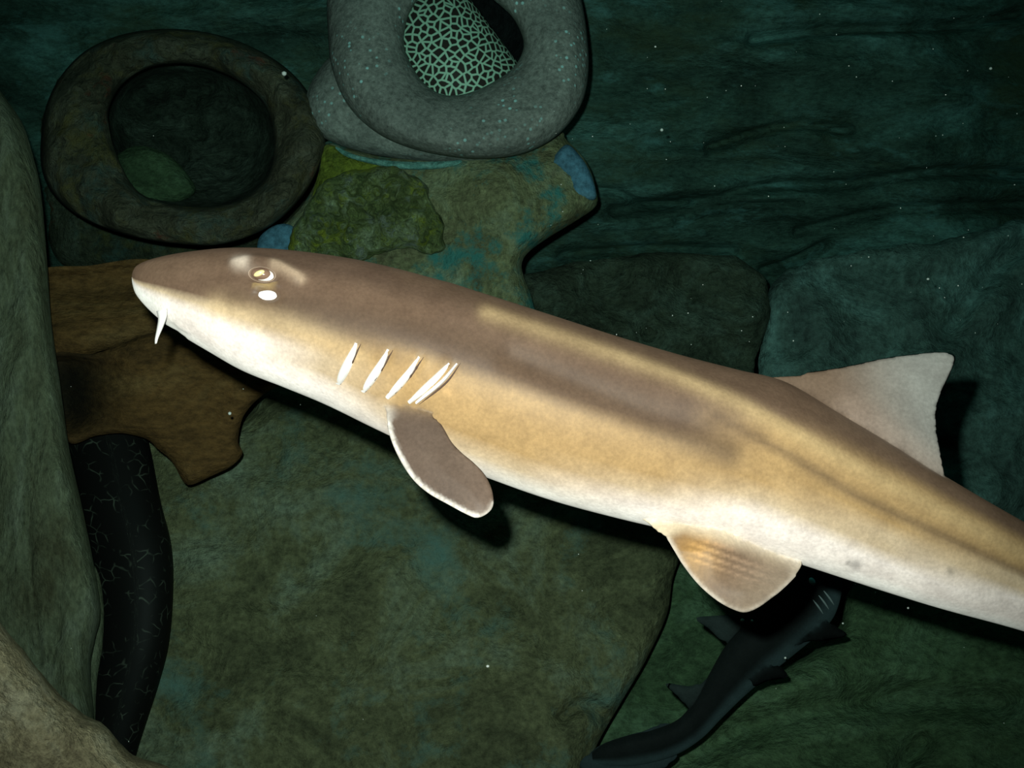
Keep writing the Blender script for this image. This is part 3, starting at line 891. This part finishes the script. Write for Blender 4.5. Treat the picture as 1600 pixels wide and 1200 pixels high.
M_open = plain('gill_opening_shadowed_skin', (0.10, 0.065, 0.05), 0.6, 0.1)  # dark strip in the gill opening, painting the shade beside the raised fold
for g, wd in zip(GILL[:3], (8.0, 7.4, 6.8)):
    gs = strip('gill_slit', [(x - 2.5, y) for x, y in g], lambda t, wd=wd: wd * (0.12 + 0.88 * math.sin(math.pi * (0.06 + 0.80 * t ** 1.25)) ** 0.8), 0.0028, M_white, shark, tree=bvh_flat)
    strip('gill_opening_shade', [(x + 5 - 1.5 * k, y + 1) for k, (x, y) in enumerate(g)], lambda t: 2.4 * math.sin(math.pi * (0.05 + 0.9 * t)), 0.0012, M_open, gs)
g4 = strip('gill_slit', [(x - 7, y + 1) for x, y in GILL[3]], lambda t: 6.0 * (0.15 + 0.85 * math.sin(math.pi * (0.1 + 0.75 * t)) ** 0.8), 0.0040, M_white, shark, tree=bvh_flat)
strip('gill_opening_shade', [(720, 567), (697, 598), (655, 632)], lambda t: 2.0 * math.sin(math.pi * (0.05 + 0.9 * t)), 0.0012, M_open, g4)
strip('gill_fold', [(714, 568), (690, 597), (650, 630)], lambda t: 3.6 * (0.2 + 0.8 * math.sin(math.pi * (0.1 + 0.75 * t)) ** 0.8), 0.0042, M_white, g4, tree=bvh_flat)


def dome(name, c, rx_, ry_, ang, height, mat, parent, lift=0.0, hollow=False, n=40, m=10, ring=None):
    """a low dome (or a ring-shaped fold) lying on the skin"""
    l0, n0 = on_skin(*c)
    e0 = project(l0[None])[1][0]
    V = []
    ca, sa = math.cos(ang), math.sin(ang)
    rad = np.linspace(0, 1, m) if ring is None else np.linspace(ring, 1, m)
    for j in range(m):
        r = rad[j]
        for i in range(n):
            t = 2 * math.pi * i / n
            x = rx_ * r * math.cos(t); y = ry_ * r * math.sin(t)
            q = (c[0] + ca * x - sa * y, c[1] + sa * x + ca * y)
            base = P(np.array(q[0]), np.array(q[1]), np.array(e0))
            if ring is None: hh = height * math.sqrt(max(0, 1 - r * r))
            else: hh = height * math.sin(math.pi * (r - ring) / (1 - ring))
            V.append(base + (n0 * 0.6 - FW * 0.4) * (hh + lift))
    Fc = []
    for j in range(m - 1):
        for i in range(n):
            a = j * n + i; b = j * n + (i + 1) % n
            Fc.append((a, b, b + n, a + n))
    return mesh_obj(name, np.array(V), Fc, mat, parent)


eye = dome('eye', (409.5, 428.5), 17.0, 9.6, 0.10, 0.0056, M_ball, shark, 0.0012)
dome('eye_white', (414, 430.5), 18.0, 9.8, 0.14, 0.0040, M_lidw, eye, 0.0004)
dome('pupil', (407.5, 427.5), 9.0, 4.4, -0.42, 0.0022, M_iris, eye, 0.0064)
dome('eye_rim', (411.5, 429.5), 23.5, 13.0, 0.12, 0.0040, M_lid, eye, 0.0002, ring=0.80)
dome('spiracle', (417.5, 460), 17.5, 9.5, 0.0, 0.0012, M_white, shark, 0.0015)

# barbel hanging from the nostril
pth = crom(np.array([(253, 484), (254, 496), (250, 512), (245, 528), (243.5, 537)], float), 20)
V = []
for k, p in enumerate(pth):
    t = k / 19
    r = 7.0 * (1 - t) ** 0.9 + 1.6
    for i in range(14):
        a = 2 * math.pi * i / 14
        V.append(P(np.array(p[0] + r * math.cos(a)), np.array(p[1] - 0.25 * r * math.cos(a)), np.array(D0 - 0.025 + r * math.sin(a) * D0 / FPX)))
Fc = [(k * 14 + i, k * 14 + (i + 1) % 14, (k + 1) * 14 + (i + 1) % 14, (k + 1) * 14 + i) for k in range(19) for i in range(14)]
Fc += [tuple(range(14)), tuple(range(19 * 14, 20 * 14))]
mesh_obj('barbel', np.array(V), Fc, M_white, shark)

# ---- small dark shark
D1 = 1.60
S2 = [(1296, 862, 1300, 864), (1278, 866, 1310, 884), (1250, 884, 1316, 918), (1218, 914, 1304, 962), (1190, 944, 1278, 992), (1162, 976, 1242, 1022), (1133, 1010, 1200, 1056),
      (1111, 1048, 1163, 1088), (1090, 1086, 1129, 1121), (1062, 1122, 1094, 1156), (1022, 1140, 1050, 1182), (980, 1150, 992, 1196), (945, 1162, 948, 1196), (925, 1176, 926, 1190)]
bV, bF, bU, bX, bv = loft(S2, D1 + np.linspace(-0.02, 0.02, len(S2)), 0.85, 130, 48)
kk = smoothstep(0.62, 0.92, bv)[:, None]
bC = np.array((.008, .010, .010)) * (1 - kk) + np.array((.034, .052, .056)) * kk
F2 = [[(1200, 935), (1150, 958), (1118, 962), (1087, 966), (1110, 985), (1130, 1003), (1160, 1010), (1200, 990)],
      [(1262, 955), (1292, 968), (1308, 980), (1324, 992), (1300, 999), (1268, 1003), (1236, 1008), (1225, 980)],
      [(1110, 1060), (1080, 1072), (1040, 1068), (1060, 1090), (1075, 1106), (1100, 1110)],
      [(1190, 1040), (1215, 1040), (1226, 1048), (1230, 1058), (1200, 1064), (1178, 1072), (1170, 1055)],
      [(1050, 1130), (1000, 1142), (950, 1158), (925, 1172), (905, 1196), (925, 1212), (965, 1222), (1030, 1205), (1060, 1180)]]
ff = []; fc = []
for k, o_ in enumerate(F2):
    dz = (0.0, -0.03, 0.0, -0.025, 0.02)[k]
    V_, F_, U_ = fin(o_, lambda x, y, dz=dz: np.full(len(x), D1 + dz), 0.01, 6, 30)
    ff.append((V_, F_)); fc.append(np.tile(np.array([(.022, .030, .029), (.004, .005, .005), (.022, .030, .029), (.004, .005, .005), (.028, .040, .044)][k]), (len(U_), 1)))
V2, FF2, C2, _ = unite((bV, bF), ff, [bC] + fc, 1, 4)
sh2 = empty('dark_shark', (float(V2[:, 0].mean()), float(V2[:, 1].mean()), float(V2[:, 2].min())))
tag(sh2, 'small dark grey shark swimming over the rocks behind the pelvic fin of the big shark', 'shark')
mesh_obj('body', V2, FF2, M_skin2, sh2, True, C2)
bvh = BVHTree.FromPolygons(V2.tolist(), [list(f) for f in FF2])
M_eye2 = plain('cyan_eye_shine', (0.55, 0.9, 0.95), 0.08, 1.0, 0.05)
M_gill2 = plain('grey_gill_slit', (0.20, 0.24, 0.24), 0.5, 0.3)
dome('eye', (1269, 909), 5, 7, -0.5, 0.004, M_eye2, sh2, 0.0)
for q in ((1280, 945), (1289, 938), (1297, 931)):
    strip('gill_slit', [(q[0] - 10, q[1] - 8), (q[0] - 2, q[1] + 2), (q[0] + 6, q[1] + 14)], lambda t: 1.6 * math.sin(math.pi * (0.1 + 0.8 * t)), 0.002, M_gill2, sh2)

# ---- laced eel in the grey jar
pc = crom(np.array([(612, -25, 2.17), (635, 3, 2.10), (665, 43, 2.055), (705, 97, 2.035), (745, 150, 2.055), (772, 186, 2.10)], float), 90)
tg = np.gradient(pc[:, :2], axis=0); tg /= np.linalg.norm(tg, axis=1, keepdims=True)
no = np.stack([tg[:, 1], -tg[:, 0]], 1)
V = []; m_ = 56; eelc = []
for k in range(90):
    t = k / 89
    r = 78 * min(1, 0.45 + 3.2 * math.sin(math.pi * (0.03 + 0.94 * t)))
    for i in range(m_):
        a = 2 * math.pi * i / m_
        hh = 1.0 + 0.06 * max(0, math.cos(a)) ** 10
        eelc.append((k / 90 * 0.32, a * 0.085, 0))
        V.append(P(np.array(pc[k, 0] + no[k, 0] * r * hh * math.cos(a)), np.array(pc[k, 1] + no[k, 1] * r * hh * math.cos(a)), np.array(pc[k, 2] - 0.82 * r * math.sin(a) * 2.0 / FPX)))
Fc = [(k * m_ + i, k * m_ + (i + 1) % m_, (k + 1) * m_ + (i + 1) % m_, (k + 1) * m_ + i) for k in range(89) for i in range(m_)]
Fc += [tuple(range(m_)), tuple(range(89 * m_, 90 * m_))]
tag(mesh_obj('laced_moray_eel', np.array(V), Fc, M_eel, colors=np.array(eelc)), 'dark eel with a pale green net pattern coiled in the grey jar mouth', 'eel')

# ---- dark eel between pillar and slab
S3 = [(130, 560, 190, 550), (90, 600, 200, 600), (84, 640, 212, 640), (100, 690, 232, 690), (118, 780, 250, 780), (136, 850, 267, 850), (148, 920, 270, 920), (148, 1000, 264, 1000), (138, 1060, 250, 1060),
      (130, 1120, 231, 1120), (126, 1175, 214, 1175), (126, 1240, 200, 1240), (135, 1320, 185, 1320)]
V, Fc, _, _, _ = loft(S3, [1.96, 1.93, 1.90, 1.875, 1.83, 1.80, 1.775, 1.755, 1.745, 1.735, 1.725, 1.72, 1.72], 0.8, 140, 48)
e2c = [(k * 0.0065, i / 48 * 0.36, 0) for k in range(140) for i in range(48)]
tag(mesh_obj('dark_moray_eel', V, Fc, M_eel2, colors=np.array(e2c)), 'thick black eel with faint pale squiggles wedged beside the grooved pillar', 'eel')

# ------------------------------------------------------------------ suspended specks in the water
V = []; Fc = []
ico = bmesh.new(); bmesh.ops.create_icosphere(ico, subdivisions=1, radius=1.0)
iv = np.array([v.co for v in ico.verts]); ifc = [tuple(v.index for v in f.verts) for f in ico.faces]; ico.free()
sp = [(762, 1041, 1.2, 3.0), (1160, 969, 1.5, 3.2), (1175, 970, 1.5, 2.4), (1317, 974, 1.5, 1.6), (444, 115, 1.7, 4.0), (1034, 203, 1.8, 3.2), (1548, 107, 1.6, 2.6), (1450, 436, 1.6, 2.4),
      (1227, 1028, 1.5, 1.8), (1419, 950, 1.2, 1.8), (1368, 926, 1.2, 1.6), (359, 646, 1.5, 3.0), (1024, 73, 1.6, 1.8)]
for _ in range(70):
    sp.append((rng.uniform(850, 1600), rng.uniform(0, 560), rng.uniform(1.3, 1.9), rng.uniform(0.5, 1.3)))
for _ in range(40):
    sp.append((rng.uniform(60, 1600), rng.uniform(0, 1200), rng.uniform(1.15, 1.7), rng.uniform(0.4, 1.0)))
for x, y, d, r in sp:
    c = P(np.array(x), np.array(y), np.array(d))
    b = len(V)
    V.extend((c + iv * r * d / FPX * rng.uniform(0.7, 1.2, 3)).tolist())
    Fc.extend([tuple(b + i for i in f) for f in ifc])
tag(mesh_obj('suspended_specks', np.array(V), Fc, M_speck), 'tiny pale specks drifting in the tank water', 'particles', None, 'stuff')

for o in bpy.data.objects:
    if '_w' in o: del o['_w']
